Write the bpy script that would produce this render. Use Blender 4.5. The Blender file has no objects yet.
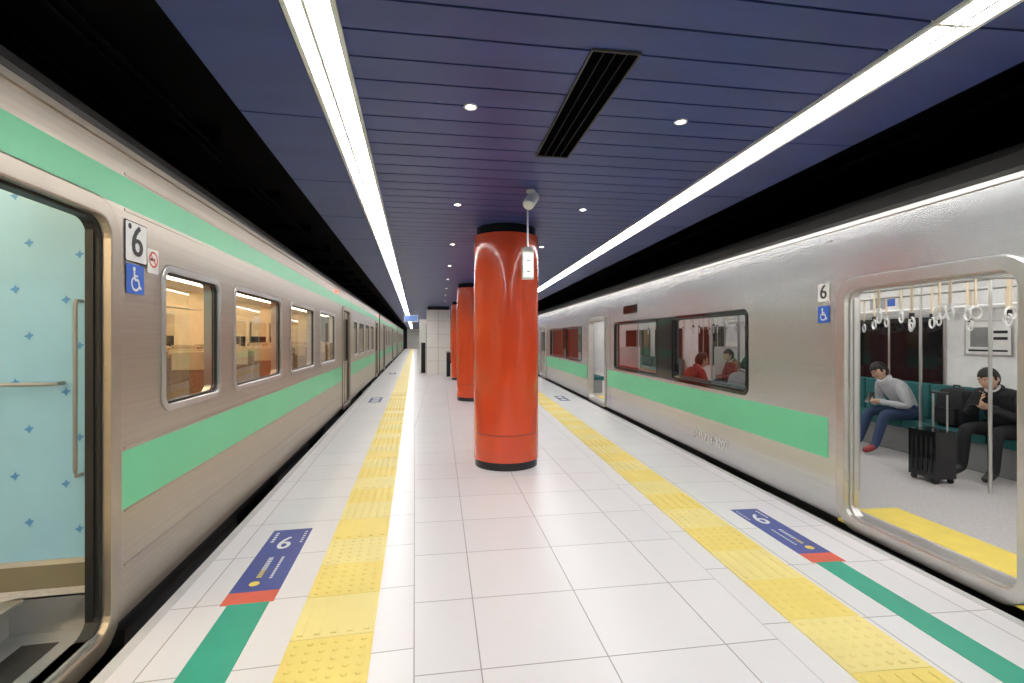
import bpy, math, random
from mathutils import Vector, Matrix
random.seed(4)
scene = bpy.context.scene
COL = scene.collection
AL, AR = math.radians(2.90), math.radians(2.70)
cL, sL, cR, sR = math.cos(AL), math.sin(AL), math.cos(AR), math.sin(AR)
def TL(o, s, z): return (-cL*o - sL*s, -sL*o + cL*s, z)
def TR(o, s, z): return (cR*o + sR*s, -sR*o + cR*s, z)
def TW(x, y, z): return (x, y, z)

# ------------------------------------------------------------ materials
def new_mat(name):
    m = bpy.data.materials.new(name); m.use_nodes = True
    nt = m.node_tree; return m, nt, nt.nodes, nt.links, nt.nodes['Principled BSDF']
def mat(name, col, rough=0.5, metal=0.0, var=0.06, nscale=6.0, coat=0.0, bump=0.0, stretch=None, emit=0.0, spec=None):
    m, nt, N, L, b = new_mat(name)
    b.inputs['Roughness'].default_value = rough
    b.inputs['Metallic'].default_value = metal
    b.inputs['Coat Weight'].default_value = coat
    b.inputs['Coat Roughness'].default_value = 0.08
    if spec is not None: b.inputs['Specular IOR Level'].default_value = spec
    tc = N.new('ShaderNodeTexCoord'); mp = N.new('ShaderNodeMapping'); nz = N.new('ShaderNodeTexNoise')
    L.new(tc.outputs['Object'], mp.inputs['Vector']); L.new(mp.outputs['Vector'], nz.inputs['Vector'])
    if stretch: mp.inputs['Scale'].default_value = stretch
    nz.inputs['Scale'].default_value = nscale; nz.inputs['Detail'].default_value = 3
    r = N.new('ShaderNodeValToRGB'); L.new(nz.outputs['Fac'], r.inputs['Fac'])
    r.color_ramp.elements[0].position = 0.3; r.color_ramp.elements[1].position = 0.7
    r.color_ramp.elements[0].color = [max(0, c*(1-var)) for c in col]+[1]
    r.color_ramp.elements[1].color = [min(1, c*(1+var)) for c in col]+[1]
    L.new(r.outputs['Color'], b.inputs['Base Color'])
    if bump:
        bp = N.new('ShaderNodeBump'); bp.inputs['Strength'].default_value = bump; bp.inputs['Distance'].default_value = 0.002
        L.new(nz.outputs['Fac'], bp.inputs['Height']); L.new(bp.outputs['Normal'], b.inputs['Normal'])
    if emit:
        b.inputs['Emission Color'].default_value = list(col)+[1]; b.inputs['Emission Strength'].default_value = emit
    return m
def emat(name, col, st):
    m, nt, N, L, b = new_mat(name)
    b.inputs['Base Color'].default_value = list(col)+[1]
    b.inputs['Emission Color'].default_value = list(col)+[1]
    b.inputs['Emission Strength'].default_value = st
    return m
def glass(name, tint, base=.06):
    m, nt, N, L, b = new_mat(name); N.remove(b)
    tr = N.new('ShaderNodeBsdfTransparent'); tr.inputs['Color'].default_value = list(tint)+[1]
    gl = N.new('ShaderNodeBsdfGlossy'); gl.inputs['Roughness'].default_value = 0.02
    lw = N.new('ShaderNodeLayerWeight'); lw.inputs['Blend'].default_value = .5
    pw = N.new('ShaderNodeMath'); pw.operation='POWER'; pw.inputs[1].default_value=4.0
    mr = N.new('ShaderNodeMapRange'); mr.inputs['To Min'].default_value=base; mr.inputs['To Max'].default_value=.95
    mx = N.new('ShaderNodeMixShader')
    L.new(lw.outputs['Facing'],pw.inputs[0]); L.new(pw.outputs[0],mr.inputs['Value'])
    L.new(mr.outputs[0], mx.inputs[0]); L.new(tr.outputs[0], mx.inputs[1]); L.new(gl.outputs[0], mx.inputs[2])
    L.new(mx.outputs[0], N['Material Output'].inputs['Surface'])
    return m
def tile_mat(name, c1, c2, grout, size, mortar=0.004, rough=0.30):
    m, nt, N, L, b = new_mat(name)
    uv = N.new('ShaderNodeUVMap'); bk = N.new('ShaderNodeTexBrick')
    bk.offset = 0.0; bk.squash = 1.0
    bk.inputs['Scale'].default_value = 1.0; bk.inputs['Mortar Size'].default_value = mortar
    bk.inputs['Mortar Smooth'].default_value = 0.1; bk.inputs['Brick Width'].default_value = size; bk.inputs['Row Height'].default_value = size
    bk.inputs['Color1'].default_value = list(c1)+[1]; bk.inputs['Color2'].default_value = list(c2)+[1]; bk.inputs['Mortar'].default_value = list(grout)+[1]
    L.new(uv.outputs[0], bk.inputs['Vector'])
    nz = N.new('ShaderNodeTexNoise'); nz.inputs['Scale'].default_value = 3; L.new(uv.outputs[0], nz.inputs['Vector'])
    mr = N.new('ShaderNodeMapRange'); mr.inputs['To Min'].default_value = rough*0.9; mr.inputs['To Max'].default_value = rough*1.15
    L.new(nz.outputs['Fac'], mr.inputs['Value']); L.new(mr.outputs[0], b.inputs['Roughness'])
    L.new(bk.outputs['Color'], b.inputs['Base Color'])
    return m

M = {}
M['tile'] = tile_mat('platform_tile', (.76,.735,.74), (.73,.705,.715), (.36,.33,.32), 0.6, .0034)
M['edge'] = mat('platform_edge', (.55,.54,.53), .6)
M['concrete'] = mat('dark_concrete', (.035,.034,.034), .9, nscale=2, var=.3)
M['backwall'] = mat('end_wall_white', (.78,.76,.72), .6, nscale=2, var=.05)
M['tunnel'] = mat('tunnel_black', (.005,.005,.006), .95, nscale=1.5, var=.4, spec=.1)
M['yellow'] = mat('tactile_yellow', (.82,.65,.17), .5, nscale=2.5, var=.05)
M['yellow2'] = mat('tactile_yellow_worn', (.82,.69,.26), .5, nscale=2.5, var=.05)
M['blueceil'] = mat('ceiling_blue', (.036,.058,.215), .42, .0, nscale=1.2, var=.12, stretch=(1,4,1))
M['black'] = mat('black_matte', (.008,.008,.009), .6)
M['ventblack'] = mat('vent_black', (.002,.002,.003), .9, spec=0.0)
M['ventframe'] = mat('vent_frame', (.02,.02,.024), .7, spec=.2)
M['gblack'] = mat('black_gloss', (.010,.010,.012), .08)
M['steelL'] = mat('stainless_warm', (.47,.42,.35), .34, .78, nscale=3, var=.07, bump=.22, stretch=(1,.12,14))
M['steelR'] = mat('stainless_cool', (.60,.605,.605), .26, .8, nscale=3, var=.05, bump=.12, stretch=(1,.12,10))
M['alu'] = mat('aluminium', (.62,.61,.59), .3, .9, var=.04)
M['frameL'] = mat('frame_warm', (.45,.40,.33), .35, .8, var=.05)
M['green'] = mat('stripe_green', (.15,.60,.32), .38, nscale=1, var=.04)
M['roof'] = mat('roof_grey', (.07,.068,.066), .6)
M['cream'] = mat('interior_cream', (.74,.62,.44), .5)
M['white'] = mat('interior_white', (.78,.78,.77), .45)
M['ifloor'] = mat('interior_floor', (.50,.48,.48), .4, nscale=40, var=.12)
M['seatT'] = mat('seat_teal', (.02,.13,.13), .85, nscale=60, var=.2)
M['seatR'] = mat('seat_red', (.42,.04,.045), .85, nscale=60, var=.2)
M['seatB'] = mat('seat_brown', (.26,.17,.11), .85, nscale=50, var=.2)
M['headrest'] = mat('seat_headrest', (.55,.45,.31), .8)
M['red'] = mat('pillar_red', (.72,.068,.015), .22, coat=.6, var=.05, nscale=1)
M['white_p'] = mat('white_paint', (.80,.80,.78), .4)
M['navy'] = mat('sign_navy', (.06,.08,.30), .4)
M['signblue'] = mat('sign_blue', (.02,.12,.55), .4)
M['sgreen'] = mat('floor_green', (.035,.36,.24), .45)
M['sred'] = mat('floor_red', (.70,.12,.07), .45)
M['yel'] = mat('yellow_paint', (.85,.66,.12), .45)
M['wt'] = mat('box_white', (.88,.87,.83), .4, var=.02)
M['olive'] = mat('skirt_olive', (.20,.18,.12), .5)
M['step'] = mat('step_grey', (.30,.31,.31), .4, .5)
M['rubber'] = mat('rubber', (.012,.012,.012), .5)
M['glL'] = glass('glass_clear', (.88,.86,.80), .05)
M['glR'] = glass('glass_dark', (.48,.48,.49), .08)
M['nightglass'] = mat('night_glass', (.01,.011,.013), .04)
M['lamp'] = emat('lamp_tube', (1.0,.985,.97), 21)
M['ilamp'] = emat('interior_lamp', (1.0,.98,.95), 9)
M['ilampL'] = emat('interior_lamp_warm', (1.0,.82,.55), 15)
M['dlamp'] = emat('downlight', (1.0,.95,.85), 14)
M['rlamp'] = emat('red_lamp', (1.0,.10,.05), 3)
M['signlit'] = emat('sign_lit', (.85,.92,.90), 1.3)
M['signlitb'] = emat('sign_lit_blue', (.12,.2,.45), .35)
M['gravel'] = mat('track_ballast', (.02,.019,.018), .95, nscale=30, var=.5)
M['rail'] = mat('rail_steel', (.12,.10,.09), .4, .8)
M['bird'] = mat('vestibule_blue', (.28,.54,.72), .35, var=.03)
M['birdmark'] = mat('bird_mark_blue', (.08,.28,.60), .4)

# ------------------------------------------------------------ mesh builder
class MB:
    def __init__(s, T=TW): s.T=T; s.v=[]; s.f=[]; s.m=[]; s.mats=[]; s.uv={}; s.smooth=set()
    def mi(s, k):
        if k not in s.mats: s.mats.append(k)
        return s.mats.index(k)
    def face(s, pts, k, uv=None, T=None, smooth=False):
        T = T or s.T; b=len(s.v); s.v += [T(*p) for p in pts]
        s.f.append(tuple(range(b,b+len(pts)))); s.m.append(s.mi(k))
        if uv: s.uv[len(s.f)-1]=uv
        if smooth: s.smooth.add(len(s.f)-1)
    def grid(s, rows, k, closed=False, smooth=True, T=None):
        T = T or s.T; b=len(s.v); n=len(rows[0])
        for r in rows: s.v += [T(*p) for p in r]
        for i in range(len(rows)-1):
            for j in range(n if closed else n-1):
                j2=(j+1)%n
                s.f.append((b+i*n+j,b+i*n+j2,b+(i+1)*n+j2,b+(i+1)*n+j)); s.m.append(s.mi(k))
                if smooth: s.smooth.add(len(s.f)-1)
    def box(s, a0,a1,b0,b1,c0,c1,k,T=None):
        T = T or s.T; b=len(s.v)
        s.v += [T(x,y,z) for x in (a0,a1) for y in (b0,b1) for z in (c0,c1)]
        for q in ((0,1,3,2),(4,6,7,5),(0,4,5,1),(2,3,7,6),(0,2,6,4),(1,5,7,3)):
            s.f.append(tuple(b+i for i in q)); s.m.append(s.mi(k))
    def tube(s, pts, r, k, n=8, T=None, caps=True):
        T = T or s.T; P=[Vector(T(*p)) for p in pts]; rows=[]
        rr = r if isinstance(r,(list,tuple)) else [r]*len(P)
        ref=None
        for i,p in enumerate(P):
            d=(P[min(i+1,len(P)-1)]-P[max(i-1,0)]).normalized()
            if ref is None or abs(ref.dot(d))>.98: ref = Vector((0,0,1)) if abs(d.z)<.9 else Vector((1,0,0))
            u=d.cross(ref).normalized(); w=d.cross(u)
            rows.append([tuple(p+u*rr[i]*math.cos(a*2*math.pi/n)+w*rr[i]*math.sin(a*2*math.pi/n)) for a in range(n)])
        s.grid(rows,k,closed=True,T=TW)
        if caps:
            s.face(rows[0],k,T=TW); s.face(rows[-1],k,T=TW)
    def lathe(s, cx, cy, prof, n=48):
        for i in range(len(prof)-1):
            (r0,z0,k),(r1,z1,_)=prof[i],prof[i+1]
            rows=[[(cx+r*math.cos(2*math.pi*j/n),cy+r*math.sin(2*math.pi*j/n),z) for j in range(n)] for r,z in ((r0,z0),(r1,z1))]
            s.grid(rows,k,closed=True)
    def ell(s, c, r, k, n=12, mtx=None):
        rows=[]
        for i in range(n//2+1):
            t=math.pi*i/(n//2); row=[]
            for j in range(n):
                p=2*math.pi*j/n
                q=Vector((r[0]*math.sin(t)*math.cos(p)+c[0], r[1]*math.sin(t)*math.sin(p)+c[1], r[2]*math.cos(t)+c[2]))
                if mtx: q=mtx@q
                row.append(tuple(q))
            rows.append(row)
        s.grid(rows,k,closed=True)
    def torus(s, c, R, r, k, axes=((0,1,0),(0,0,1)), n=14, m=5):
        u=Vector(axes[0]); w=Vector(axes[1]); C=Vector(c)
        pts=[C+u*R*math.cos(2*math.pi*i/n)+w*R*math.sin(2*math.pi*i/n) for i in range(n+1)]
        s.tube([tuple(p) for p in pts], r, k, n=m, caps=False, T=TW)
    def raw(s, V, F, ks, mtx=None, smooth=True):
        b=len(s.v); s.v += [tuple(mtx@Vector(v)) if mtx else tuple(v) for v in V]
        for f,k in zip(F,ks):
            s.f.append(tuple(b+i for i in f)); s.m.append(s.mi(k))
            if smooth: s.smooth.add(len(s.f)-1)
    def make(s, name, parent=None, bevel=0, sharp=38):
        me=bpy.data.meshes.new(name); me.from_pydata(s.v,[],s.f)
        for k in s.mats: me.materials.append(M[k])
        for i,p in enumerate(me.polygons):
            p.material_index=s.m[i]; p.use_smooth = i in s.smooth
        if s.uv:
            ul=me.uv_layers.new(name='UVMap')
            for i,p in enumerate(me.polygons):
                if i in s.uv:
                    for li,uv in zip(p.loop_indices,s.uv[i]): ul.data[li].uv=uv
        me.validate(); me.update()
        ob=bpy.data.objects.new(name,me); COL.objects.link(ob)
        if s.smooth:
            import bmesh
            bm=bmesh.new(); bm.from_mesh(me); bmesh.ops.remove_doubles(bm,verts=bm.verts,dist=1e-5); bmesh.ops.recalc_face_normals(bm,faces=bm.faces); bm.to_mesh(me); bm.free()
            me.set_sharp_from_angle(angle=math.radians(sharp))
        if parent: ob.parent=parent
        if bevel:
            bv=ob.modifiers.new('bevel','BEVEL'); bv.width=bevel; bv.segments=2
        return ob
def empty(name):
    e=bpy.data.objects.new(name,None); COL.objects.link(e); return e

def rrect(s0,s1,z0,z1,r,n=6):
    P=[]
    for (cx,cz,a0) in ((s1-r,z1-r,0),(s0+r,z1-r,90),(s0+r,z0+r,180),(s1-r,z0+r,270)):
        for i in range(n+1):
            a=math.radians(a0+90*i/n); P.append((cx+r*math.cos(a),cz+r*math.sin(a)))
    return P
def ring(mb,s0,s1,z0,z1,r,w,oa,ob,k,body=None):
    I=rrect(s0,s1,z0,z1,r); O=rrect(s0-w,s1+w,z0-w,z1+w,r+w); n=len(I)
    mb.grid([[(body if body is not None else ob,a,b) for a,b in O],[(oa+.004,a,b) for a,b in O],[(oa,a*.9+c*.1,b*.9+d*.1) for (a,b),(c,d) in zip(O,I)],[(oa,a*.1+c*.9,b*.1+d*.9) for (a,b),(c,d) in zip(O,I)],[(oa+.004,a,b) for a,b in I],[(ob,a,b) for a,b in I]],k,closed=True,smooth=False)
def pane(mb,s0,s1,z0,z1,r,o,k): mb.face([(o,a,b) for a,b in rrect(s0,s1,z0,z1,r)],k)

def shell(mb,o,s0,s1,bands,holes,default):
    zs=set(); ss={s0,s1}
    for b in bands: zs|={b[0],b[1]}
    for h in holes:
        if h[1]>s0 and h[0]<s1: ss|={max(h[0],s0),min(h[1],s1)}; zs|={h[2],h[3]}
    zs=sorted(zs); ss=sorted(ss)
    for i in range(len(ss)-1):
        for j in range(len(zs)-1):
            a=(ss[i]+ss[i+1])/2; b=(zs[j]+zs[j+1])/2
            if any(h[0]<a<h[1] and h[2]<b<h[3] for h in holes): continue
            k=default
            for bd in bands:
                if bd[0]<b<bd[1]: k=bd[2]
            mb.face([(o,ss[i],zs[j]),(o,ss[i+1],zs[j]),(o,ss[i+1],zs[j+1]),(o,ss[i],zs[j+1])],k)

# ---- flat graphics in a plane
_tc={}
def text_mesh(body):
    if body in _tc: return _tc[body]
    cu=bpy.data.curves.new('t','FONT'); cu.body=body; cu.align_x='CENTER'; cu.align_y='CENTER'; cu.resolution_u=3
    ob=bpy.data.objects.new('t',cu); COL.objects.link(ob)
    dg=bpy.context.evaluated_depsgraph_get(); me=bpy.data.meshes.new_from_object(ob.evaluated_get(dg))
    d=([tuple(v.co) for v in me.vertices],[tuple(p.vertices) for p in me.polygons])
    bpy.data.objects.remove(ob); _tc[body]=d; return d
class Plane2:
    def __init__(s,mb,org,right,up,nrm):
        s.mb=mb; s.o=Vector(org); s.r=Vector(right).normalized(); s.u=Vector(up).normalized(); s.n=Vector(nrm).normalized()
    def P(s,a,b,d): return tuple(s.o+s.r*a+s.u*b+s.n*d)
    def rect(s,a0,a1,b0,b1,k,d=.002,r=0):
        pts=rrect(a0,a1,b0,b1,r) if r else [(a0,b0),(a1,b0),(a1,b1),(a0,b1)]
        s.mb.face([s.P(a,b,d) for a,b in pts],k,T=TW)
    def poly(s,pts,k,d=.004): s.mb.face([s.P(a,b,d) for a,b in pts],k,T=TW)
    def text(s,body,a,b,size,k,d=.007,bold=True,sy=1.0):
        V,F=text_mesh(body)
        for i,dx in enumerate((-.018,0,.018) if bold else (0,)):
            s.mb.raw([s.P(a+(x+dx)*size,b+y*size*sy,d+.0003*i) for x,y,z in V],F,[k]*len(F),smooth=False)
    def disc(s,a,b,r,k,d=.007,n=20): s.mb.face([s.P(a+r*math.cos(2*math.pi*i/n),b+r*math.sin(2*math.pi*i/n),d) for i in range(n)],k,T=TW)
    def arc(s,a,b,r,w,a0,a1,k,d=.0075,n=18):
        rows=[[s.P(a+q*math.cos(math.radians(a0+(a1-a0)*i/n)),b+q*math.sin(math.radians(a0+(a1-a0)*i/n)),d) for i in range(n+1)] for q in (r-w/2,r+w/2)]
        s.mb.grid(rows,k,T=TW,smooth=False)
    def line(s,pts,w,k,d=.007):
        for (x0,y0),(x1,y1) in zip(pts,pts[1:]):
            l=math.hypot(x1-x0,y1-y0); nx,ny=-(y1-y0)/l*w/2,(x1-x0)/l*w/2
            s.mb.face([s.P(x0+nx,y0+ny,d),s.P(x1+nx,y1+ny,d),s.P(x1-nx,y1-ny,d),s.P(x0-nx,y0-ny,d)],k,T=TW)
    def wheelchair(s,a,b,h,k):
        s.disc(a-.10*h,b+.36*h,.085*h,k)
        s.line([(a-.10*h,b+.28*h),(a-.06*h,b-.02*h),(a+.16*h,b-.02*h),(a+.26*h,b-.32*h),(a+.36*h,b-.30*h)],.10*h,k)
        s.line([(a-.08*h,b+.12*h),(a+.14*h,b+.12*h)],.07*h,k)
        s.arc(a-.02*h,b-.16*h,.24*h,.08*h,120,350,k)

# ============================================================ PLATFORM
SMIN,SMAX=-5,68
OL,OR=1.385,2.95
fl=MB()
def strip(T,o0,o1,k,du=0,dv=0):
    fl.face([(o0,SMIN,0),(o1,SMIN,0),(o1,SMAX,0),(o0,SMAX,0)],k,uv=[(o0+du,SMIN+dv),(o1+du,SMIN+dv),(o1+du,SMAX+dv),(o0+du,SMAX+dv)],T=T)
strip(TL,0.0,OL-.06,'tile',.0-.004,.03); strip(TL,OL-.06,OL,'edge')
strip(TR,1.56,OR-.06,'tile',-.36,.03); strip(TR,OR-.06,OR,'edge')
a=TL(0,SMIN,0); b=TR(1.56,SMIN,0); c=TR(1.56,SMAX,0); d=TL(0,SMAX,0)
fl.face([a,b,c,d],'tile',uv=[(p[0]-.185,p[1]-2.17) for p in (a,b,c,d)])
for T,o in ((TL,OL),(TR,OR)):
    fl.face([(o,SMIN,0),(o,SMAX,0),(o,SMAX,-.12),(o,SMIN,-.12)],'edge',T=T)
    fl.face([(o-.05,SMIN,-.12),(o-.05,SMAX,-.12),(o-.05,SMAX,-1.1),(o-.05,SMIN,-1.1)],'concrete',T=T)
    fl.face([(o,SMIN,-.12),(o,SMAX,-.12),(o-.05,SMAX,-.12),(o-.05,SMIN,-.12)],'concrete',T=T)
fl.make('floor')
tb=MB()
for T,o in ((TL,OL),(TR,OR)):
    tb.box(o-.05,o+4.0,-4.9,64.9,-1.3,-1.1,'gravel',T=T)
    for q in (.95,2.02):
        tb.box(o+q-.035,o+q+.035,-4.9,64.9,-1.1,-.98,'rail',T=T)
tb.make('track_bed')

def tactile(T,o0,o1,phase):
    mb=MB(T); s=-4.0+phase; w=o1-o0; i=0
    while s<66:
        k='yellow' if i%2 else 'yellow2'
        mb.box(o0,o1,s+.002,s+w-.002,0.0005,.006,k)
        if s<13 and s>1:
            nd=6; p=w/(nd+.4)
            if i%3!=1:
                for a in range(nd):
                    for b in range(nd):
                        cx=o0+p*(a+.7); cy=s+p*(b+.7)
                        rows=[[(cx+r*math.cos(j*math.pi/4),cy+r*math.sin(j*math.pi/4),z) for j in range(8)] for r,z in ((.017,.006),(.011,.0105))]
                        mb.grid(rows,k,closed=True,smooth=False); mb.face(rows[1],k)
            else:
                for b in range(5):
                    q=o0+w*(b+.5)/5
                    mb.box(q-.014,q+.014,s+.03,s+w-.03,.006,.0105,k)
        s+=w; i+=1
    mb.make('tactile_paving')
tactile(TL,.204,.606,.1); tactile(TR,1.716,2.125,.25)

def floor_sign(T,o0,o1,s0,s1,flip,dirv,latv):
    mb=MB(T)
    mb.box(o0,o1,s0,s1,.0005,.003,'navy'); mb.box(o0,o1,s0-.13,s0,.0005,.003,'sred'); 
    mb.box(o0+.02,o1-.04,-4,s0-.13,.0005,.003,'sgreen')
    w=o1-o0; l=s1-s0
    up=Vector(latv); rt=Vector(dirv)*(-1 if flip else 1)
    P=Plane2(mb,T((o0+o1)/2,(s0+s1)/2,.003),rt,up,(0,0,1))
    g=-1 if not flip else 1
    def R(a0,a1,b0,b1,k): 
        x0,x1=sorted((a0*g,a1*g)); P.rect(x0*l,x1*l,b0*w,b1*w,k,.001)
    P.disc(.40*l*g,.10*w,.030,'yel',.001)
    for i in range(11): R(.02+.028*i,.038+.028*i,.04,.15,'yel' if i>6 else 'white_p')
    for i in range(11): R(.02+.030*i,.040+.030*i,-.20,-.14,'white_p')
    for i in range(5): R(-.44+.04*i,-.415+.04*i,.30,.38,'white_p')
    for i in range(6): R(-.44+.04*i,-.42+.04*i,-.42,-.36,'white_p')
    P6=Plane2(mb,T((o0+o1)/2,(s0+s1)/2+.22*l,.003),-Vector(latv) if not flip else Vector(latv),dirv,(0,0,1))
    P6.text('6',0,0,.20,'white_p',.001,sy=1.5)
    mb.make('floor_sign')
dL=Vector((-sL,cL,0)); nL=Vector((-cL,-sL,0)); dR=Vector((sR,cR,0)); nR=Vector((cR,-sR,0))
floor_sign(TL,.79,1.07,3.08,4.02,False,dL,nL)
floor_sign(TR,2.32,2.56,3.11,3.97,True,dR,nR)
for T,o0,o1,ss in ((TL,.79,1.07,(11.6,20.5)),(TR,2.32,2.56,(11.3,20.2))):
    for s in ss:
        mb=MB(T); mb.box(o0,o1,s,s+.9,.0005,.003,'navy'); mb.box(o0+.06,o1-.06,s+.1,s+.35,.003,.0035,'white_p'); mb.box(o0+.06,o1-.06,s+.5,s+.8,.003,.0035,'white_p'); mb.make('floor_sign')

# ============================================================ CEILING
ZC=2.8
ce=MB()
LI,LO=.30,.51; RI,RO=1.92,2.13
y=-3.9
def xl(y,o): return (-o/cL) - math.tan(AL)*y
def xr(y,o): return (o/cR) + math.tan(AR)*y
while y<66:
    y0,y1=y,y+.187
    top=ZC+.02
    A=(xl(y0,LI),y0,ZC);B=(xr(y0,RI),y0,ZC);C=(xr(y1,RI),y1,ZC);D=(xl(y1,LI),y1,ZC)
    ce.face([A,B,C,D],'blueceil')
    ce.face([A,B,(B[0],B[1],top),(A[0],A[1],top)],'blueceil'); ce.face([D,C,(C[0],C[1],top),(D[0],D[1],top)],'blueceil')
    y+=.2
a=TL(LI-.1,SMIN,ZC+.03);b=TR(RI-.1,SMIN,ZC+.03);c=TR(RI-.1,SMAX,ZC+.03);d=TL(LI-.1,SMAX,ZC+.03)
ce.face([a,b,c,d],'black')
for T,o0,o1 in ((TL,LO+.01,.98),(TR,RO+.01,2.62)):
    s=-4.2
    while s<66:
        ce.box(o0,o1,s+.006,s+1.194,ZC,ZC+.02,'blueceil',T=T); s+=1.2
    ce.face([(o0-.02,SMIN,ZC+.03),(o1,SMIN,ZC+.03),(o1,SMAX,ZC+.03),(o0-.02,SMAX,ZC+.03)],'black',T=T)
    ce.face([(o1,SMIN,ZC),(o1,SMAX,ZC),(o1,SMAX,3.5),(o1,SMIN,3.5)],'tunnel',T=T)
ce.box(-14,16,-6,80,3.5,3.6,'tunnel')
ce.make('ceiling')
for T,o0,o1 in ((TL,LI,LO),(TR,RI,RO)):
    mb=MB(T)
    mb.box(o0,o0+.022,-4.2,66,ZC-.014,ZC+.05,'white_p'); mb.box(o1-.022,o1,-4.2,66,ZC-.014,ZC+.05,'white_p')
    mb.box(o0,o1,-4.2,66,ZC+.05,ZC+.06,'white_p')
    s=-4.2
    while s<66:
        mb.box(o0+.022,o1-.022,s+.01,s+1.19,ZC+.0,ZC+.012,'lamp')
        mb.box(o0+.022,o1-.022,s-.010,s+.010,ZC-.002,ZC+.02,'white_p'); s+=1.2
    m_=(o0+o1)/2+.02
    mb.box(m_-.008,m_+.008,-4.2,66,ZC-.006,ZC,'white_p')
    mb.make('ceiling_light_strip')
# vent
mb=MB()
X0,X1,Y0,Y1=.68,.90,2.08,3.34
mb.box(X0,X1,Y0,Y1,ZC-.004,ZC-.001,'ventblack')
for bx in ((X0-.008,X0,Y0-.008,Y1+.008),(X1,X1+.008,Y0-.008,Y1+.008),(X0,X1,Y0-.008,Y0),(X0,X1,Y1,Y1+.008)): mb.box(bx[0],bx[1],bx[2],bx[3],ZC-.012,ZC-.0005,'roof')
for i in range(3): 
    q=X0+.055+i*.055; mb.box(q-.002,q+.002,Y0,Y1,ZC-.010,ZC-.004,'ventframe')
mb.make('ceiling_air_vent')
# downlights
for k in range(8):
    for x in (.17,1.43):
        yy=2.7+2*k
        mb=MB(); n=20
        prof=[(.040,ZC-.0005,'white_p'),(.040,ZC-.005,'white_p'),(.028,ZC-.006,'white_p'),(.026,ZC-.003,'white_p')]
        mb.lathe(x,yy,prof,n); mb.face([(x+.026*math.cos(2*math.pi*j/n),yy+.026*math.sin(2*math.pi*j/n),ZC-.003) for j in range(n)],'dlamp')
        mb.make('ceiling_downlight')
# pillars
for yy in (5.71,11.7,17.5,29.2,35,41):
    mb=MB(); R=.385
    mb.lathe(.785,yy,[(R-.012,0.0,'gblack'),(R-.012,.085,'gblack'),(R,.09,'red'),(R,.395,'rubber'),(R-.003,.397,'rubber'),(R-.003,.401,'red'),(R,.403,'red'),(R,2.695,'red'),(R-.01,2.70,'gblack'),(R-.03,2.705,'gblack'),(R-.03,ZC-.001,'gblack'),(R-.03,ZC-.001,'gblack')],72)
    mb.make('pillar')
mb=MB(); 
mb.lathe(.79,4.15,[(.0,ZC,'white_p'),(.04,ZC-.001,'white_p'),(.04,ZC-.02,'white_p'),(.02,ZC-.03,'white_p'),(.02,ZC-.06,'white_p')],20)
mb.tube([(.835,4.22,ZC-.03),(.825,4.2,ZC-.04),(.755,4.08,ZC-.145),(.75,4.07,ZC-.155)],[.042,.052,.052,.042],'wt',n=16)
mb.make('security_camera')
mb=MB()
mb.tube([(.80,4.35,ZC),(.80,4.35,2.32)],.008,'alu'); mb.box(.76,.84,4.31,4.39,2.30,2.33,'alu')
mb.box(.748,.852,4.325,4.375,2.04,2.30,'wt')
mb.box(.758,.842,4.320,4.326,2.06,2.28,'signlit')
mb.box(.78,.82,4.318,4.3205,2.10,2.115,'alu'); mb.box(.78,.82,4.318,4.3205,2.20,2.215,'alu')
mb.make('emergency_exit_sign')
for (x,yy,w,k) in ((-1.35,23,.6,'signlitb'),(.1,34,1.6,'signlit'),(3.0,26,.9,'signlitb')):
    mb=MB(); mb.box(x-w/2,x+w/2,yy,yy+.12,2.28,2.56,k); mb.box(x-w/2-.02,x+w/2+.02,yy+.01,yy+.11,2.26,2.58,'alu')
    for q in (-.3,.3): mb.tube([(x+q*w,yy+.06,2.57),(x+q*w,yy+.06,ZC)],.012,'alu')
    mb.make('hanging_sign')
# elevator / stair enclosure
mb=MB()
mb.box(-.55,.42,20,24,0,ZC-.14,'wt'); mb.box(-.5,.37,20.05,23.9,ZC-.14,ZC-.003,'black')
for i in range(1,5): mb.box(-.555,.425,19.995,20.0,.55*i,.55*i+.012,'edge')
mb.box(-.08,-.06,19.994,20,0,ZC-.14,'edge')
mb.box(-.88,-.56,21,24,0,2.3,'wt'); mb.box(-.80,-.62,20.99,21,0,1.3,'black')
mb.box(-.57,-.555,20.3,21,.0,2.1,'gblack')
mb.make('elevator_enclosure')
mb=MB(); mb.box(.25,.40,18.8,18.95,0,.95,'black'); mb.box(.22,.43,18.77,18.98,.95,1.0,'alu'); mb.make('litter_bin')

# tunnel walls
for nm,T,o in (('wall_left',TL,OL+4.2),('wall_right',TR,OR+4.2)):
    mb=MB(T); mb.box(o,o+.2,-5,66,-1.2,3.5,'tunnel')
    for s in range(-4,64,3): mb.box(o-.15,o,s,s+.3,-1.05,3.5,'tunnel')
    mb.box(o-.12,o-.02,-5,66,2.7,2.85,'concrete'); mb.make(nm)
mb=MB(); mb.box(-14,16,68,68.3,-1.3,3.5,'concrete'); mb.box(-4.5,7,67.9,68,0,2.8,'backwall'); mb.make('wall_back')
mb=MB(); mb.box(-8,10,-5.4,-5.1,-1.3,3.5,'concrete'); mb.make('wall_front')
for T,o in ((TL,1.9),(TR,3.6)):
    mb=MB(T)
    for q in (0,.1,.5): mb.tube([(o+q,-4,3.35),(o+q,66,3.35)],.02,'tunnel',n=6)
    for s in range(-3,64,2): mb.box(o-.1,o+.65,s,s+.04,3.38,3.5,'tunnel')
    mb.make('cable_conduit')

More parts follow.
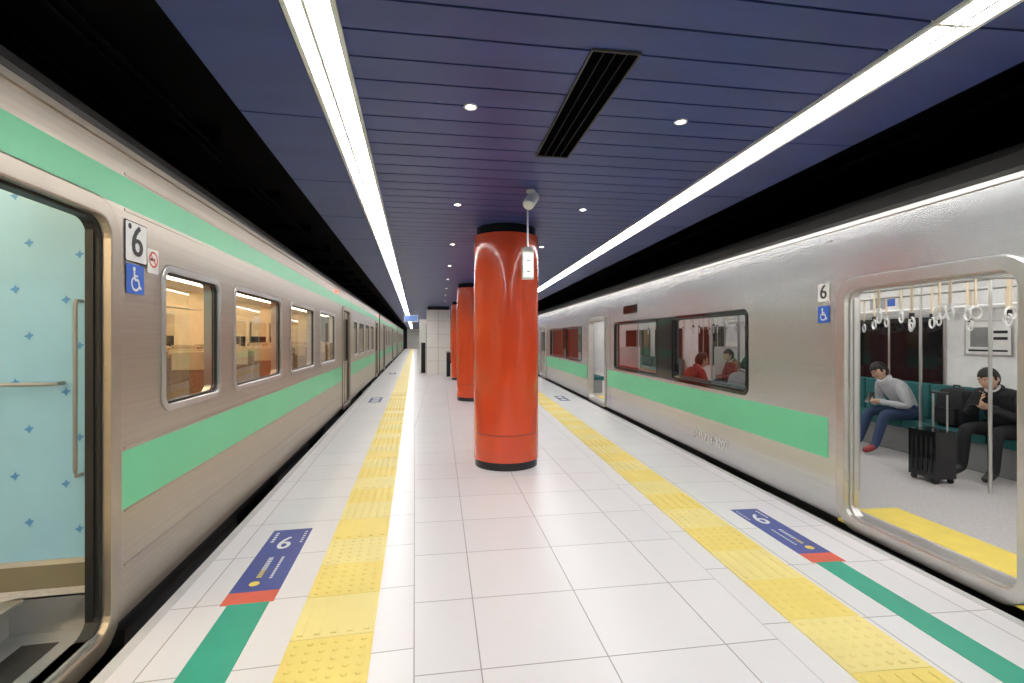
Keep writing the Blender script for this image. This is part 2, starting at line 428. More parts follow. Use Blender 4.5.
# ============================================================ TRAINS
def car_roof(mb,o,s0,s1,zt,w,k):
    prof=[(o,zt),(o-.012,zt+.015),(o-.012,zt+.045),(o+.02,zt+.05),(o+.09,zt+.16),(o+.25,zt+.26),(o+.6,zt+.33),(o+w/2,zt+.36),(o+w-.6,zt+.33),(o+w-.25,zt+.26),(o+w,zt)]
    mb.grid([[(a,s0,z) for a,z in prof],[(a,s1,z) for a,z in prof]],k,smooth=False)

def build_train(T,o,side,cfg):
    root=empty('commuter_train')
    W=2.75; fz=cfg['floor']; st=cfg['steel']
    for ci,(s0,s1) in enumerate(cfg['cars']):
        holes=[]; wins=[w for w in cfg['wins'] if s0<w[0]<s1]; doors=[d for d in cfg['doors'] if s0<d[0]<s1]
        for w in wins: holes.append((w[0],w[1],cfg['wz'][0],cfg['wz'][1]))
        for d in doors: holes.append((d[0],d[1],cfg['dz'][0],cfg['dz'][1]))
        mb=MB(T)
        shell(mb,o,s0,s1,cfg['bands'],holes,st)
        car_roof(mb,o,s0,s1,cfg['top'],W+.1,'roof')
        mb.box(o-.014,o,s0,s1,cfg['top']-.02,cfg['top']+.012,cfg['gut'])
        for e in (s0,s1):
            mb.box(o,o+W+.1,e-.01,e+.01,.0,cfg['top']+.1,'roof')
        mb.box(o,o+.02,s0,s1,cfg['bands'][0][0]-.02,cfg['bands'][0][0],'black')
        for z in cfg['beads']:
            segs=[]; cur=s0
            for d in sorted(doors): segs.append((cur,d[0]-.13)); cur=d[1]+.13
            segs.append((cur,s1))
            for a,b in segs:
                if b>a: mb.box(o-.004,o,a,b,z,z+.012,cfg['gut'])
        for a in cfg['seams']:
            if s0<a<s1:
                mb.box(o-.0015,o,a,a+.005,cfg['bands'][0][0],cfg['top'],'roof')
        mb.make('body_side',root)
        mb=MB(T); mb.box(o+.12,o+W-.1,s0+.3,s1-.3,-.45,.0,'black')
        for a in range(int(s0)+1,int(s1)-2,3): mb.box(o+.06,o+.8,a,a+1.7,-.8,-.1,'roof')
        for a in (s0+2.2,s0+4.3,s1-4.3,s1-2.2):
            for q in (.85,1.9): mb.tube([(o+q-.06,a,-.54),(o+q+.06,a,-.54)],.42,'roof',n=24)
        mb.make('underframe',root)
        mb=MB(T); ic=cfg['icol']; oi=o+.10
        zc=cfg['iceil']
        shell(mb,oi,s0,s1,[(fz,zc,ic)],holes,ic)
        if cfg['stepwell']:
            cur=s0
            for d in doors:
                d0,d1=d[0],d[1]
                mb.face([(oi,cur,fz),(oi,d0,fz),(o+W,d0,fz),(o+W,cur,fz)],'ifloor')
                mb.face([(o+.42,d0,fz),(o+.42,d1,fz),(o+W,d1,fz),(o+W,d0,fz)],'ifloor')
                mb.box(o+.005,o+.42,d0,d1,.03,.06,'step'); mb.box(o+.42,o+.44,d0,d1,.06,fz,'alu')
                mb.box(o+.36,o+.46,d0,d1,fz-.012,fz+.004,'alu'); mb.box(o+.15,o+.30,d0+.1,d1-.1,.06,.063,'rubber')
                mb.box(o+.46,o+.5,d0,d1,fz,fz+.004,'yel')
                for e in (d0-.02,d1): mb.box(o+.01,o+.42,e,e+.02,.03,fz,'alu')
                cur=d1
            mb.face([(oi,cur,fz),(oi,s1,fz),(o+W,s1,fz),(o+W,cur,fz)],'ifloor')
        else:
            mb.face([(oi,s0,fz),(oi,s1,fz),(o+W,s1,fz),(o+W,s0,fz)],'ifloor')
            for d in doors:
                mb.box(o+.0,o+.12,d[0],d[1],fz-.05,fz+.003,'alu'); mb.box(o+.16,o+.50,d[0]-.05,d[1]+.05,fz,fz+.004,'yel')
                mb.box(o-.02,o+.05,d[0]-.05,d[1]+.05,fz-.08,fz-.06,'yel')
        mb.face([(oi,s0,zc),(oi,s1,zc),(o+W,s1,zc),(o+W,s0,zc)],'white')
        mb.face([(o+W,s0,fz),(o+W,s1,fz),(o+W,s1,zc),(o+W,s0,zc)],ic)
        for q in cfg['lamps']:
            mb.box(o+q-.06,o+q+.06,s0+.5,s1-.5,zc-.03,zc-.01,cfg['ilamp'])
        for (a,b) in cfg['farwins']:
            if s0<a and b<s1:
                mb.box(o+W-.02,o+W-.005,a-.03,b+.03,cfg['fwz'][0]-.03,cfg['fwz'][1]+.03,'alu')
                mb.box(o+W-.03,o+W-.02,a,b,cfg['fwz'][0],cfg['fwz'][1],'nightglass')
                mb.box(o+W-.036,o+W-.03,(a+b)/2-.015,(a+b)/2+.015,cfg['fwz'][0],cfg['fwz'][1],'alu')
                if cfg['stepwell']: mb.box(o+W-.045,o+W-.037,a,b,cfg['fwz'][1]-.38,cfg['fwz'][1],'headrest')
        mb.make('interior',root)
        mb=MB(T)
        z0,z1=cfg['wz']
        for w in wins:
            ring(mb,w[0]+.02,w[1]-.02,z0+.02,z1-.02,cfg['wr'],.045,o-.010,o+.10,cfg['wframe'],body=o)
            ring(mb,w[0]+.035,w[1]-.035,z0+.035,z1-.035,cfg['wr'],.02,o+.008,o+.04,'rubber')
        z0,z1=cfg['dz']
        for d in doors:
            ring(mb,d[0]+.015,d[1]-.015,z0+.015,z1-.015,.10,.09,o-.022,o+.02,cfg['dframe'],body=o)
            ring(mb,d[0]+.03,d[1]-.03,z0+.03,z1-.03,.09,.03,o+.02,o+.08,'rubber' if cfg['stepwell'] else 'alu')
        for (a,b) in cfg['blackpost']:
            if s0<a<s1: mb.box(o-.006,o,a,b,cfg['wz'][0]-.02,cfg['wz'][1]+.02,'gblack')
        mb.make('frames',root)
        mb=MB(T); z0,z1=cfg['wz']
        for w in wins: pane(mb,w[0]+.03,w[1]-.03,z0+.03,z1-.03,cfg['wr'],o+.015,cfg['glass'])
        if wins: mb.make('window_glass',root)
        mb=MB(T); z0,z1=cfg['dz']
        for d in doors:
            if d[2]:
                for a,b in ((d[1]-.04,d[1]+.02),(d[0]-.02,d[0]+.05)):
                    mb.box(o+.045,o+.08,a,b,z0+.03,z1-.02,'rubber' if cfg['stepwell'] else 'alu')
            else:
                mid=(d[0]+d[1])/2
                for a,b in ((d[0]+.01,mid-.004),(mid+.004,d[1]-.01)):
                    hz=[(a+.12,b-.12,1.0,z1-.2)]
                    shell(mb,o+.04,a,b,[(z0,z1,st)],hz,st)
                    ring(mb,a+.12,b-.12,1.0,z1-.2,.04,.02,o+.03,o+.05,'rubber')
                    pane(mb,a+.12,b-.12,1.0,z1-.2,.04,o+.045,cfg['glass'])
                mb.box(o+.035,o+.045,mid-.008,mid+.008,z0,z1,'rubber')
        if doors: mb.make('doors',root)
    mb=MB(T)
    for (a,b) in zip(cfg['cars'],cfg['cars'][1:]):
        n=6
        for i in range(n):
            q=a[1]+(b[0]-a[1])*i/n; mb.box(o+.7,o+2.0,q,q+(b[0]-a[1])/n*.7,.05,2.3,'black')
        mb.box(o+.75,o+1.95,a[1],b[0],.1,2.25,'rubber')
    mb.make('gangway',root)
    return root

# -------- left train
dl=[(1.45,2.75,True),(10.65,11.75,False),(19.2,20.3,False),(24,25.1,False),(33,34.1,False),(41,42.1,False),(46,47.1,False),(55,56.1,False)]
wl=[(-3.0,-1.6),(-1.2,.6),(3.28,4.13),(4.45,5.90),(6.32,7.74),(8.2,9.67),(12.5,13.3),(13.7,15.0),(15.4,16.7),(17.1,18.4)]
for base in (25.7,34.8,47.7,56.8):
    for i in range(4): wl.append((base+i*1.75,base+i*1.75+1.35))
cfgL=dict(floor=.23,steel='steelL',cars=[(-4.8,21.2),(21.7,43.2),(43.7,64.8)],wins=wl,doors=dl,wz=(1.07,1.93),dz=(.03,2.11),
  bands=[(.03,.60,'steelL'),(.60,.905,'green'),(.905,2.19,'steelL'),(2.19,2.35,'green'),(2.35,2.49,'steelL')],top=2.49,
  beads=[.585,.915,.30,2.17,2.36],seams=[12.0],gut='frameL',icol='cream',iceil=2.4,stepwell=True,lamps=(.75,2.0),ilamp='ilampL',
  farwins=[(3.4,4.1),(4.5,5.9),(6.3,7.7),(8.2,9.6),(12.5,13.3),(13.7,15),(15.4,16.7),(25.7,27),(27.5,29)],fwz=(1.08,1.92),wr=.06,wframe='alu',dframe='frameL',glass='glL',blackpost=[])
trL=build_train(TL,1.5,'L',cfgL)
mb=MB(TL); o=1.5
s=2.86
mb.box(o+.1,o+1.15,s-.01,s+.03,.23,.35,'olive'); mb.box(o+.1,o+1.15,s-.012,s+.01,.35,.375,'alu')
mb.box(o+.1,o+1.15,s+.0,s+.03,.36,2.4,'bird')
mb.box(o+1.14,o+1.17,s-.02,s+.04,.23,2.4,'alu')
mb.box(o+2.73,o+2.745,.9,2.85,.23,2.4,'bird')
P=Plane2(mb,TL(o+.1,s,.38),-nL,(0,0,1),-dL)
for i in range(5):
    for j in range(9):
        a=-(.09+i*.22+(.06 if j%2 else 0)); b=.14+j*.235+.05*(i%2)
        if a<-1.0: continue
        h=.015
        P.poly([(a-h*1.5,b-h*.1),(a-h*.3,b+h*.6),(a+h*.1,b+h*1.5),(a+h*.6,b+h*.6),(a+h*1.5,b+h*.5),(a+h*.6,b-h*.5),(a+h*.2,b-h*1.5),(a-h*.5,b-h*.6)],'birdmark',.002)
mb.make('vestibule_partition',trL)
mb=MB(TL)
mb.tube([(1.68,s,.80),(1.68,s-.04,.80),(1.68,s-.05,.83),(1.68,s-.05,1.66),(1.68,s-.04,1.69),(1.68,s,1.69)],.010,'step')
mb.tube([(1.76,s,1.27),(1.765,s-.045,1.27),(1.79,s-.06,1.27),(2.5,s-.06,1.27),(2.52,s,1.27)],.010,'step')
mb.make('grab_rails',trL)
mb=MB(TL)
for s0 in (3.35,4.25,5.15,6.05,6.95,7.85,8.75,9.6,12.6,13.5,14.4,15.3,16.2,17.1,18):
    for q in (.18,1.75):
        mb.box(1.5+q,1.5+q+.85,s0,s0+.45,.55,.68,'seatB'); mb.box(1.5+q+.02,1.5+q+.40,s0+.38,s0+.48,.62,1.36,'seatB'); mb.box(1.5+q+.45,1.5+q+.83,s0+.38,s0+.48,.62,1.36,'seatB')
        mb.box(1.5+q+.05,1.5+q+.37,s0+.37,s0+.49,1.22,1.38,'headrest'); mb.box(1.5+q+.48,1.5+q+.80,s0+.37,s0+.49,1.22,1.38,'headrest')
        mb.box(1.5+q+.3,1.5+q+.5,s0+.1,s0+.3,.23,.55,'alu')
for q in (.35,2.5):
    for e in range(3): mb.tube([(1.5+q+e*.06-.06,3,2.02),(1.5+q+e*.06-.06,10,2.02)],.01,'alu',n=6)
mb.make('seats',trL,bevel=.02)
mb=MB(TL)
def sidesignL(s,z): return Plane2(mb,TL(1.5,s,z),dL,(0,0,1),-nL)
P=sidesignL(2.985,2.02); P.rect(-.10,.10,-.105,.105,'white_p',.005,r=.01); P.rect(-.106,.106,-.111,.111,'rubber',.003); P.text('6',.005,.0,.24,'rubber'); P.disc(-.065,.08,.016,'rubber')
P=sidesignL(3.155,1.955); P.rect(-.06,.06,-.08,.06,'white_p',.005,r=.01); P.arc(0,.0,.042,.012,0,360,'sred'); P.line([(-.03,.03),(.03,-.03)],.01,'sred'); P.rect(-.03,.02,-.008,.008,'rubber',.006)
P=sidesignL(2.975,1.82); P.rect(-.085,.085,-.08,.08,'signblue',.005,r=.008); P.wheelchair(0,0,.15,'white_p')
mb.box(1.47,1.5,9.7,9.80,2.37,2.42,'rlamp'); mb.box(1.47,1.5,20.6,20.7,2.37,2.42,'rlamp')
mb.make('side_signs',trL)

# -------- right train
dr=[(2.33,3.56,True),(10.1,11.35,True),(17.6,18.8,False),(23.6,24.8,False),(31,32.2,False),(39,40.2,False),(45,46.2,False),(53,54.2,False)]
wr=[(-3.5,-.9),(-.6,1.2),(4.90,6.77),(7.31,9.45),(12.2,14.0),(14.4,16.6),(19.4,21.0),(26,28),(28.4,30.2),(33.4,35.2),(35.6,37.8),(48,49.8),(50,52),(55.5,57.5),(58,60)]
cfgR=dict(floor=.10,steel='steelR',cars=[(-4.8,21.6),(22.1,43.2),(43.7,64.8)],wins=wr,doors=dr,wz=(.90,1.79),dz=(.07,1.90),
  bands=[(.03,.49,'steelR'),(.49,.83,'steelR'),(.83,2.40,'steelR')],top=2.40,beads=[2.30],seams=[9.75],gut='alu',icol='white',iceil=2.28,stepwell=False,lamps=(.8,1.95),ilamp='ilamp',
  farwins=[(5.25,6.7),(7.1,9.3),(2.3,2.9),(3.0,3.6),(10.15,10.65),(10.8,11.3),(12.2,14),(14.4,16.6),(26,28),(28.4,30.2)],fwz=(.87,1.76),wr=.05,wframe='gblack',dframe='alu',glass='glR',blackpost=[(6.77,7.31),(14.0,14.4)])
trR=build_train(TR,3.05,'R',cfgR)
o=3.05
mb=MB(TR)
for a,b in ((3.74,9.93),(11.55,17.4),(18.97,21.6),(22.1,23.4),(25,30.8),(32.4,38.8),(46.4,52.8),(-4.8,2.13)):
    mb.box(o-.003,o,a,b,.49,.83,'green')
mb.box(o-.008,o-.001,8.2,8.9,1.95,2.10,'gblack')
P=Plane2(mb,TR(o,3.785,1.885),-dR,(0,0,1),-nR); P.rect(-.065,.065,-.075,.075,'white_p',.005,r=.008); P.text('6',0,0,.17,'rubber')
P=Plane2(mb,TR(o,3.785,1.70),-dR,(0,0,1),-nR); P.rect(-.065,.065,-.07,.07,'signblue',.005,r=.008); P.wheelchair(0,0,.12,'white_p')
P=Plane2(mb,TR(o,5.75,.235),-dR,(0,0,1),-nR); P.text('\u30af\u30cf733-3207',.05,0,.15,'white_p',.003,bold=True)
mb.make('side_markings',trR)
mb=MB(TR)
def bench(o0,o1,s0,s1,back,k='seatT'):
    z=.10
    n=max(1,round((s1-s0)/.46)); w=(s1-s0)/n
    for i in range(n):
        a=s0+i*w+.008; b=a+w-.016
        kk=k if i<n-5 or k!='seatT' else 'seatR'
        mb.box(o0,o1,a,b,z+.31,z+.41,kk)
        if back>0: mb.box(o1-.10,o1-.02,a,b,z+.41,z+.84,kk)
        else: mb.box(o0+.02,o0+.10,a,b,z+.41,z+.84,kk)
    mb.box(o0+.06,o1-.06,s0,s1,z,z+.31,'step')
bench(5.30,5.78,3.9,9.6,1); bench(3.17,3.62,4.1,9.6,-1); bench(5.30,5.78,12,17.3,1); bench(3.17,3.62,12,17.3,-1)
mb.make('bench_seats',trR,bevel=.015)
mb=MB(TR)
for (a,s) in ((5.28,3.84),(5.28,9.64),(3.17,9.64)):
    mb.box(a,a+.48,s-.015,s+.015,.12,1.32,'white')
mb.box(3.17,3.56,4.03,4.06,.12,1.40,'white')
for (a,s) in ((3.60,4.05),(5.22,3.84),(4.72,3.86),(5.22,5.0),(5.22,7.8),(3.62,6.0),(5.22,9.64),(3.62,9.64),(4.42,2.9)):
    mb.tube([(a,s,.10),(a,s,2.28)],.015,'alu')
for a in (3.75,5.05):
    mb.tube([(a,3.2,1.98),(a,9.7,1.98)],.013,'alu')
    for s in (3.4,5.5,7.6,9.6): mb.tube([(a,s,1.98),(a,s,2.28)],.01,'alu')
mb.tube([(4.4,2.0,2.0),(4.4,9.8,2.0)],.013,'alu')
mb.tube([(3.5,3.25,1.96),(5.5,3.25,1.96)],.013,'alu'); mb.tube([(3.5,2.2,1.96),(5.5,2.2,1.96)],.013,'alu')
for e in range(5): mb.tube([(5.45+e*.07,3.9,1.86),(5.45+e*.07,9.6,1.86)],.008,'alu',n=6)
mb.tube([(5.42,3.9,1.84),(5.42,9.6,1.84)],.016,'white')
for s in (3.9,5,6.8,8.2,9.6): mb.box(5.42,5.79,s-.01,s+.01,1.80,1.90,'white')
mb.make('poles_and_racks',trR)
mb=MB(TR)
for a,z in ((3.75,1.98),(4.4,2.0),(5.05,1.98)):
    k=0
    s=3.35 if a!=4.4 else 2.5
    while s<9.6:
        L_=.24+.06*(k%2)
        mb.box(a-.003,a+.003,s-.011,s+.011,z-L_,z+.015,'cream')
        c=TR(a,s,z-L_-.055); mb.torus(c,.05,.009,'white',axes=(tuple(dR*.9+nR*.43),(0,0,1)))
        mb.box(a-.009,a+.009,s-.018,s+.018,z-L_-.02,z-L_+.03,'rubber' if k%2 else 'white')
        s+=.32; k+=1
for q in range(6):
    a=3.55+.3*q; s=3.25
    mb.box(a-.01,a+.01,s-.003,s+.003,1.96-.22,1.97,'cream'); mb.torus(TR(a,s,1.69),.048,.009,'white',axes=(tuple(nR),(0,0,1)))
mb.make('hanging_straps',trR)
mb=MB(TR)
P=Plane2(mb,TR(5.795,4.76,1.50),-dR,(0,0,1),-nR); P.rect(-.25,.25,-.2,.2,'alu',.004); P.rect(-.23,.23,-.18,.18,'white_p',.008); P.rect(-.18,.02,-.10,.12,'step',.010); P.rect(.06,.2,.05,.08,'rubber',.010); P.rect(.06,.2,-.02,.01,'rubber',.010); P.rect(-.2,.2,-.15,-.13,'rubber',.010)
for s in (4.2,6.1,7.4,8.6):
    P=Plane2(mb,TR(5.79,s,1.98),-dR,(0,0,1),-nR); P.rect(-.25,.25,-.13,.13,'white_p',.004); P.rect(-.2,.05,-.08,.08,'step',.006); P.rect(.08,.2,-.05,.05,'signblue',.006)
mb.make('adverts',trR)

# ============================================================ PEOPLE
M['skin']=mat('skin',(.62,.38,.27),.5); M['hair']=mat('hair',(.010,.008,.008),.45,nscale=80,var=.4)
M['jacket']=mat('jacket_grey',(.50,.51,.54),.85,nscale=30); M['jeans']=mat('jeans',(.03,.055,.125),.85,nscale=40,var=.2)
M['shoe']=mat('shoe',(.02,.02,.022),.4); M['suit']=mat('suit_black',(.014,.014,.018),.8,nscale=30,var=.2); M['shirt']=mat('shirt',(.72,.72,.74),.7)
M['eyew']=mat('eye_white',(.8,.8,.78),.2); M['lip']=mat('lip',(.45,.18,.15),.5); M['trk']=mat('trousers_dark',(.012,.012,.015),.85,nscale=30); M['redshoe']=mat('shoe_red',(.30,.03,.03),.5)
M['maroon']=mat('coat_maroon',(.36,.04,.045),.85,nscale=30)
def skin_data(V,E,R,root=0,sub=1):
    me=bpy.data.meshes.new('s'); me.from_pydata(V,E,[]); ob=bpy.data.objects.new('s',me); COL.objects.link(ob)
    ob.modifiers.new('k','SKIN')
    for i,sv in enumerate(me.skin_vertices[0].data):
        r=R[i]; sv.radius=r if isinstance(r,tuple) else (r,r); sv.use_root=(i==root)
    ss=ob.modifiers.new('b','SUBSURF'); ss.levels=sub; ss.render_levels=sub
    dg=bpy.context.evaluated_depsgraph_get(); dg.update()
    m2=bpy.data.meshes.new_from_object(ob.evaluated_get(dg))
    d=([tuple(v.co) for v in m2.vertices],[tuple(p.vertices) for p in m2.polygons]); bpy.data.objects.remove(ob); return d
def segdist(p,a,b):
    a=Vector(a);b=Vector(b);t=max(0,min(1,(p-a).dot(b-a)/max(1e-9,(b-a).length_squared))); return (p-(a+(b-a)*t)).length
def add_head(mb,mtx,hairk='hair',long=False):
    def dist(x,y,z):
        X,Y,Z=.077*x,.096*y,.118*z
        if z<0: X*=1-.30*z*z; Y=Y*(1-.12*z*z) - (.012*(-z) if y<0 else 0)
        if y<0:
            Y-=.024*math.exp(-((x/.16)**2+((z+.12)/.18)**2)) 
            Y+=.008*(math.exp(-(((abs(x)-.36)/.17)**2+((z-.08)/.13)**2)))
            Y-=.006*math.exp(-((x/.3)**2+((z+.48)/.10)**2)); Y-=.006*math.exp(-((x/.3)**2+((z+.85)/.15)**2))
        return (X,Y,Z)
    n,m=32,24; V=[];F=[]
    for i in range(m+1):
        t=math.pi*i/m
        for j in range(n):
            p=2*math.pi*j/n; V.append(dist(math.sin(t)*math.cos(p),math.sin(t)*math.sin(p),math.cos(t)))
    for i in range(m):
        for j in range(n): F.append((i*n+j,i*n+(j+1)%n,(i+1)*n+(j+1)%n,(i+1)*n+j))
    mb.raw(V,F,['skin']*len(F),mtx)
    V=[];F=[]
    for i in range(m+1):
        t=math.pi*i/m
        for j in range(n):
            p=2*math.pi*j/n; x,y,z=math.sin(t)*math.cos(p),math.sin(t)*math.sin(p),math.cos(t)
            lim=.42+.06*math.sin(9*p) if y<-.25 else (-.05 if y<.1 else (-.62 if not long else -1.1))
            g=(1.10+.02*math.sin(7*p+3*t)*math.sin(t)-.03*max(0,z)**3) if z>lim else .93
            q=dist(x,y,z) if z<.2 else (.077*x,.096*y,.118*z); V.append((q[0]*g,q[1]*g,q[2]*g))
    for i in range(m):
        for j in range(n): F.append((i*n+j,i*n+(j+1)%n,(i+1)*n+(j+1)%n,(i+1)*n+j))
    mb.raw(V,F,[hairk]*len(F),mtx)
    for sx in (-1,1):
        mb.ell((sx*.028,-.083,.008),(.013,.007,.006),'eyew',mtx=mtx); mb.ell((sx*.028,-.089,.007),(.005,.003,.005),'hair',mtx=mtx)
        mb.ell((sx*.029,-.089,.028),(.017,.005,.003),'hair',mtx=mtx); mb.ell((sx*.079,.004,-.005),(.008,.018,.030),'skin',mtx=mtx)
    mb.ell((0,-.097,-.058),(.020,.004,.003),'lip',mtx=mtx); mb.ell((0,-.095,-.065),(.016,.005,.004),'lip',mtx=mtx)
def add_hand(mb,mtx,side,curl=.9):
    V=[(0,-.02,0),(0,.02,0),(0,.055,0),(0,.085,-.004)]; d=skin_data(V,[(0,1),(1,2),(2,3)],[(.024,.020),(.036,.015),(.040,.014),(.038,.011)])
    mb.raw(d[0],d[1],['skin']*len(d[1]),mtx)
    for x,l,f in ((-.030,.068,1.0),(-.010,.078,.95),(.011,.073,1.0),(.030,.058,1.1)):
        P=[Vector((x,.075,-.002))]; a=.25*f*curl
        for seg in (.45,.32,.25):
            P.append(P[-1]+Vector((0,math.cos(a),-math.sin(a)))*l*seg); a+=.65*curl*f
        d=skin_data([tuple(p) for p in P],[(0,1),(1,2),(2,3)],[.0095,.009,.0083,.007]); mb.raw(d[0],d[1],['skin']*len(d[1]),mtx)
    d=skin_data([(-.028*side,.015,-.004),(-.052*side,.042,-.014),(-.058*side,.070,-.026),(-.050*side,.090,-.036)],[(0,1),(1,2),(2,3)],[.013,.011,.0095,.008]); mb.raw(d[0],d[1],['skin']*len(d[1]),mtx)
def person(name,mtx,J,top,leg,shoe,headtilt,headyaw=0,shirt='shirt',long=False):
    names=list(J); idx={n:i for i,n in enumerate(names)}; V=[J[n][0] for n in names]; R=[J[n][1] for n in names]
    bones=[('pel','sp1','t'),('sp1','sp2','t'),('sp2','nkb','t'),('nkb','nk','s')]
    for s in 'LR': bones+=[('sp2','sh'+s,'t'),('sh'+s,'el'+s,'t'),('el'+s,'wr'+s,'t'),('pel','hp'+s,'l'),('hp'+s,'kn'+s,'l'),('kn'+s,'an'+s,'l'),('an'+s,'to'+s,'f')]
    d=skin_data(V,[(idx[a],idx[b]) for a,b,_ in bones],R,idx['pel'],2)
    ks=[]
    for f in d[1]:
        c=Vector((0,0,0))
        for i in f: c+=Vector(d[0][i])
        c/=len(f); best=min(bones,key=lambda b:segdist(c,V[idx[b[0]]],V[idx[b[1]]])-.35*(R[idx[b[0]]][0]+R[idx[b[1]]][0]))
        ks.append({'t':top,'s':'skin','l':leg,'f':shoe}[best[2]])
    mb=MB(); mb.raw(d[0],d[1],ks,mtx)
    nb=Vector(J['nkb'][0]); nk=Vector(J['nk'][0]); dv=(nk-nb)
    mb.tube([tuple(mtx@(nb+dv*.15)),tuple(mtx@(nb+dv*.65))],[.085,.068],top,n=16)
    mb.tube([tuple(mtx@(nb+dv*.2)),tuple(mtx@(nb+dv*.78))],[.072,.061],shirt,n=16)
    hc=nk+Vector((0,-.035,.085))
    hm=mtx@Matrix.Translation(hc)@Matrix.Rotation(headyaw,4,'Z')@Matrix.Rotation(headtilt,4,'X')
    add_head(mb,hm,long=long)
    for s,sg in (('L',1),('R',-1)):
        w=Vector(J['wr'+s][0]); e=Vector(J['el'+s][0]); yv=(w-e).normalized()
        zc=Vector((.4*sg,-.55,-.5)); zc=(zc-yv*zc.dot(yv)).normalized(); xv=yv.cross(zc)
        hm=Matrix((xv,yv,zc)).transposed().to_4x4(); hm.translation=w
        add_hand(mb,mtx@hm,sg if xv.x*sg>0 else -sg)
        mb.tube([tuple(mtx@(w-yv*.05)),tuple(mtx@(w+yv*.0))],[.042,.038],top,n=12)
    return mb.make(name,sharp=60)
def joints(lean,dx,wrL,wrR,elL,elR,ft):
    return {'pel':((0,0,.50),(.155,.12)),'sp1':((dx*.3,.01-lean*.15,.65),(.15,.11)),'sp2':((dx*.7,-lean*.6,.81),(.165,.115)),
     'nkb':((dx,-lean,.93),(.075,.07)),'nk':((dx,-lean-.045,.975),(.052,.055)),
     'shL':((dx+.175,-lean*.8,.88),(.075,.07)),'shR':((dx-.175,-lean*.8,.88),(.075,.07)),
     'elL':(elL,(.055,.055)),'elR':(elR,(.055,.055)),'wrL':(wrL,(.034,.034)),'wrR':(wrR,(.034,.034)),
     'hpL':((.10,-.04,.50),(.10,.09)),'hpR':((-.10,-.04,.50),(.10,.09)),
     'knL':((.15,-.42,.52),(.068,.068)),'knR':((-.13,-.42,.52),(.068,.068)),
     'anL':((.15+ft[0],ft[1],.10),(.048,.048)),'anR':((-.12+ft[0],ft[1]-.03,.10),(.048,.048)),
     'toL':((.17+ft[0],ft[1]-.16,.045),(.044,.038)),'toR':((-.14+ft[0],ft[1]-.19,.045),(.044,.038))}
def frameR(o_,s_,rot,sc=.94):
    x,y,_=TR(o_,s_,0)
    return Matrix.Translation((x,y,.10))@Matrix.Rotation(-AR-math.pi/2+rot,4,'Z')@Matrix.Scale(sc,4)
J1=joints(.27,-.04,(.05,-.40,.66),(-.09,-.38,.64),(.24,-.18,.62),(-.26,-.18,.62),(0,-.54))
m1=frameR(5.46,5.38,-.14)
person('seated_man',m1,J1,'jacket','jeans','redshoe',.55)
J2=joints(.20,.0,(.07,-.36,.76),(-.07,-.35,.82),(.24,-.16,.64),(-.25,-.20,.65),(0,-.44))
m2=frameR(5.46,4.29,.10)
person('seated_man',m2,J2,'suit','trk','shoe',.40)
JW=joints(.10,0,(.05,-.34,.62),(-.09,-.33,.62),(.22,-.14,.63),(-.24,-.14,.63),(0,-.42))
person('seated_woman',frameR(3.50,7.10,math.pi,1.0),JW,'maroon','trk','shoe',.25,long=True)
person('seated_woman',frameR(3.50,5.85,math.pi,1.0),JW,'jacket','jeans','shoe',.2,long=True)
person('seated_woman',frameR(5.46,9.1,0,1.0),JW,'maroon','trk','shoe',.25,long=True)
def phone(mtx,c,tilt):
    mb=MB(lambda x,y,z:tuple(mtx@Matrix.Translation(c)@Matrix.Rotation(tilt,4,'X')@Vector((x,y,z))))
    mb.box(-.037,.037,-.004,.004,-.075,.075,'gblack'); mb.box(-.033,.033,.004,.0048,-.066,.066,'signlit'); mb.make('smartphone')
phone(m1,(-.02,-.49,.71),-.5); phone(m2,(0,-.45,.86),-.4)

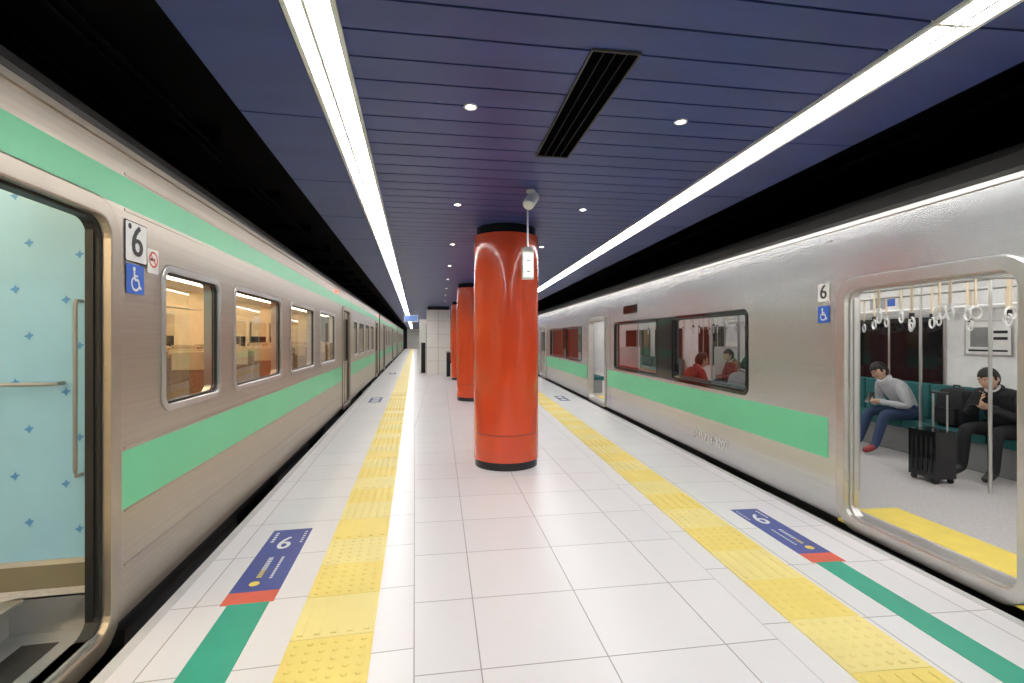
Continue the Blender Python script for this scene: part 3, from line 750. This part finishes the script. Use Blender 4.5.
sx,sy=4.58,4.27
mb=MB(TR)
mb.box(sx-.11,sx+.11,sy-.14,sy+.14,.15,.60,'gblack')
for q in (-.10,-.05,0,.05,.10): mb.box(sx-.117,sx-.11,sy+q-.008,sy+q+.008,.20,.55,'rubber')
for a in (-.08,.08):
    for b in (-.11,.11): mb.tube([(sx+a-.012,sy+b,.127),(sx+a+.012,sy+b,.127)],.025,'rubber',n=12); mb.box(sx+a-.015,sx+a+.015,sy+b-.012,sy+b+.012,.125,.155,'rubber')
for b in (-.07,.07): mb.tube([(sx+.09,sy+b,.60),(sx+.09,sy+b,.96)],.008,'alu',n=8)
mb.tube([(sx+.09,sy-.085,.96),(sx+.09,sy+.085,.96)],.014,'rubber',n=8)
mb.tube([(sx,sy-.06,.60),(sx,sy-.05,.625),(sx,sy+.05,.625),(sx,sy+.06,.60)],.008,'rubber',n=8)
mb.make('suitcase')
mb=MB(TR); bx,by=5.5,4.84
mb.grid([[(bx+a*w*.5,by+b*w,.515+z) for a,b in ((-.2,-.15),(-.24,0),(-.2,.15),(0,.17),(.2,.15),(.22,0),(.2,-.15),(0,-.17))] for z,w in ((0,.05),(0.0,.9),(.05,1),(.2,1.02),(.33,.95),(.40,.75),(.43,.3),(.43,.02))],'suit',closed=True)
mb.box(bx-.16,bx-.10,by-.11,by+.11,.55,.72,'trk'); mb.tube([(bx,by-.04,.93),(bx,by-.03,.97),(bx,by+.03,.97),(bx,by+.04,.93)],.008,'rubber')
mb.make('backpack')

# ============================================================ WORLD / CAMERA
w=bpy.data.worlds.new('W'); scene.world=w; w.use_nodes=True
w.node_tree.nodes['Background'].inputs[0].default_value=(.6,.65,.75,1); w.node_tree.nodes['Background'].inputs[1].default_value=.05
cam=bpy.data.cameras.new('camera'); co=bpy.data.objects.new('camera',cam); COL.objects.link(co)
co.location=(0,0,1.5); co.rotation_euler=(math.radians(90),0,-math.atan(72/480))
cam.sensor_width=36; cam.lens=480/1024*36; cam.shift_y=-3.5/1024; cam.clip_start=.05; cam.clip_end=300
scene.camera=co
scene.view_settings.view_transform='Standard'
scene.view_settings.exposure=0.03
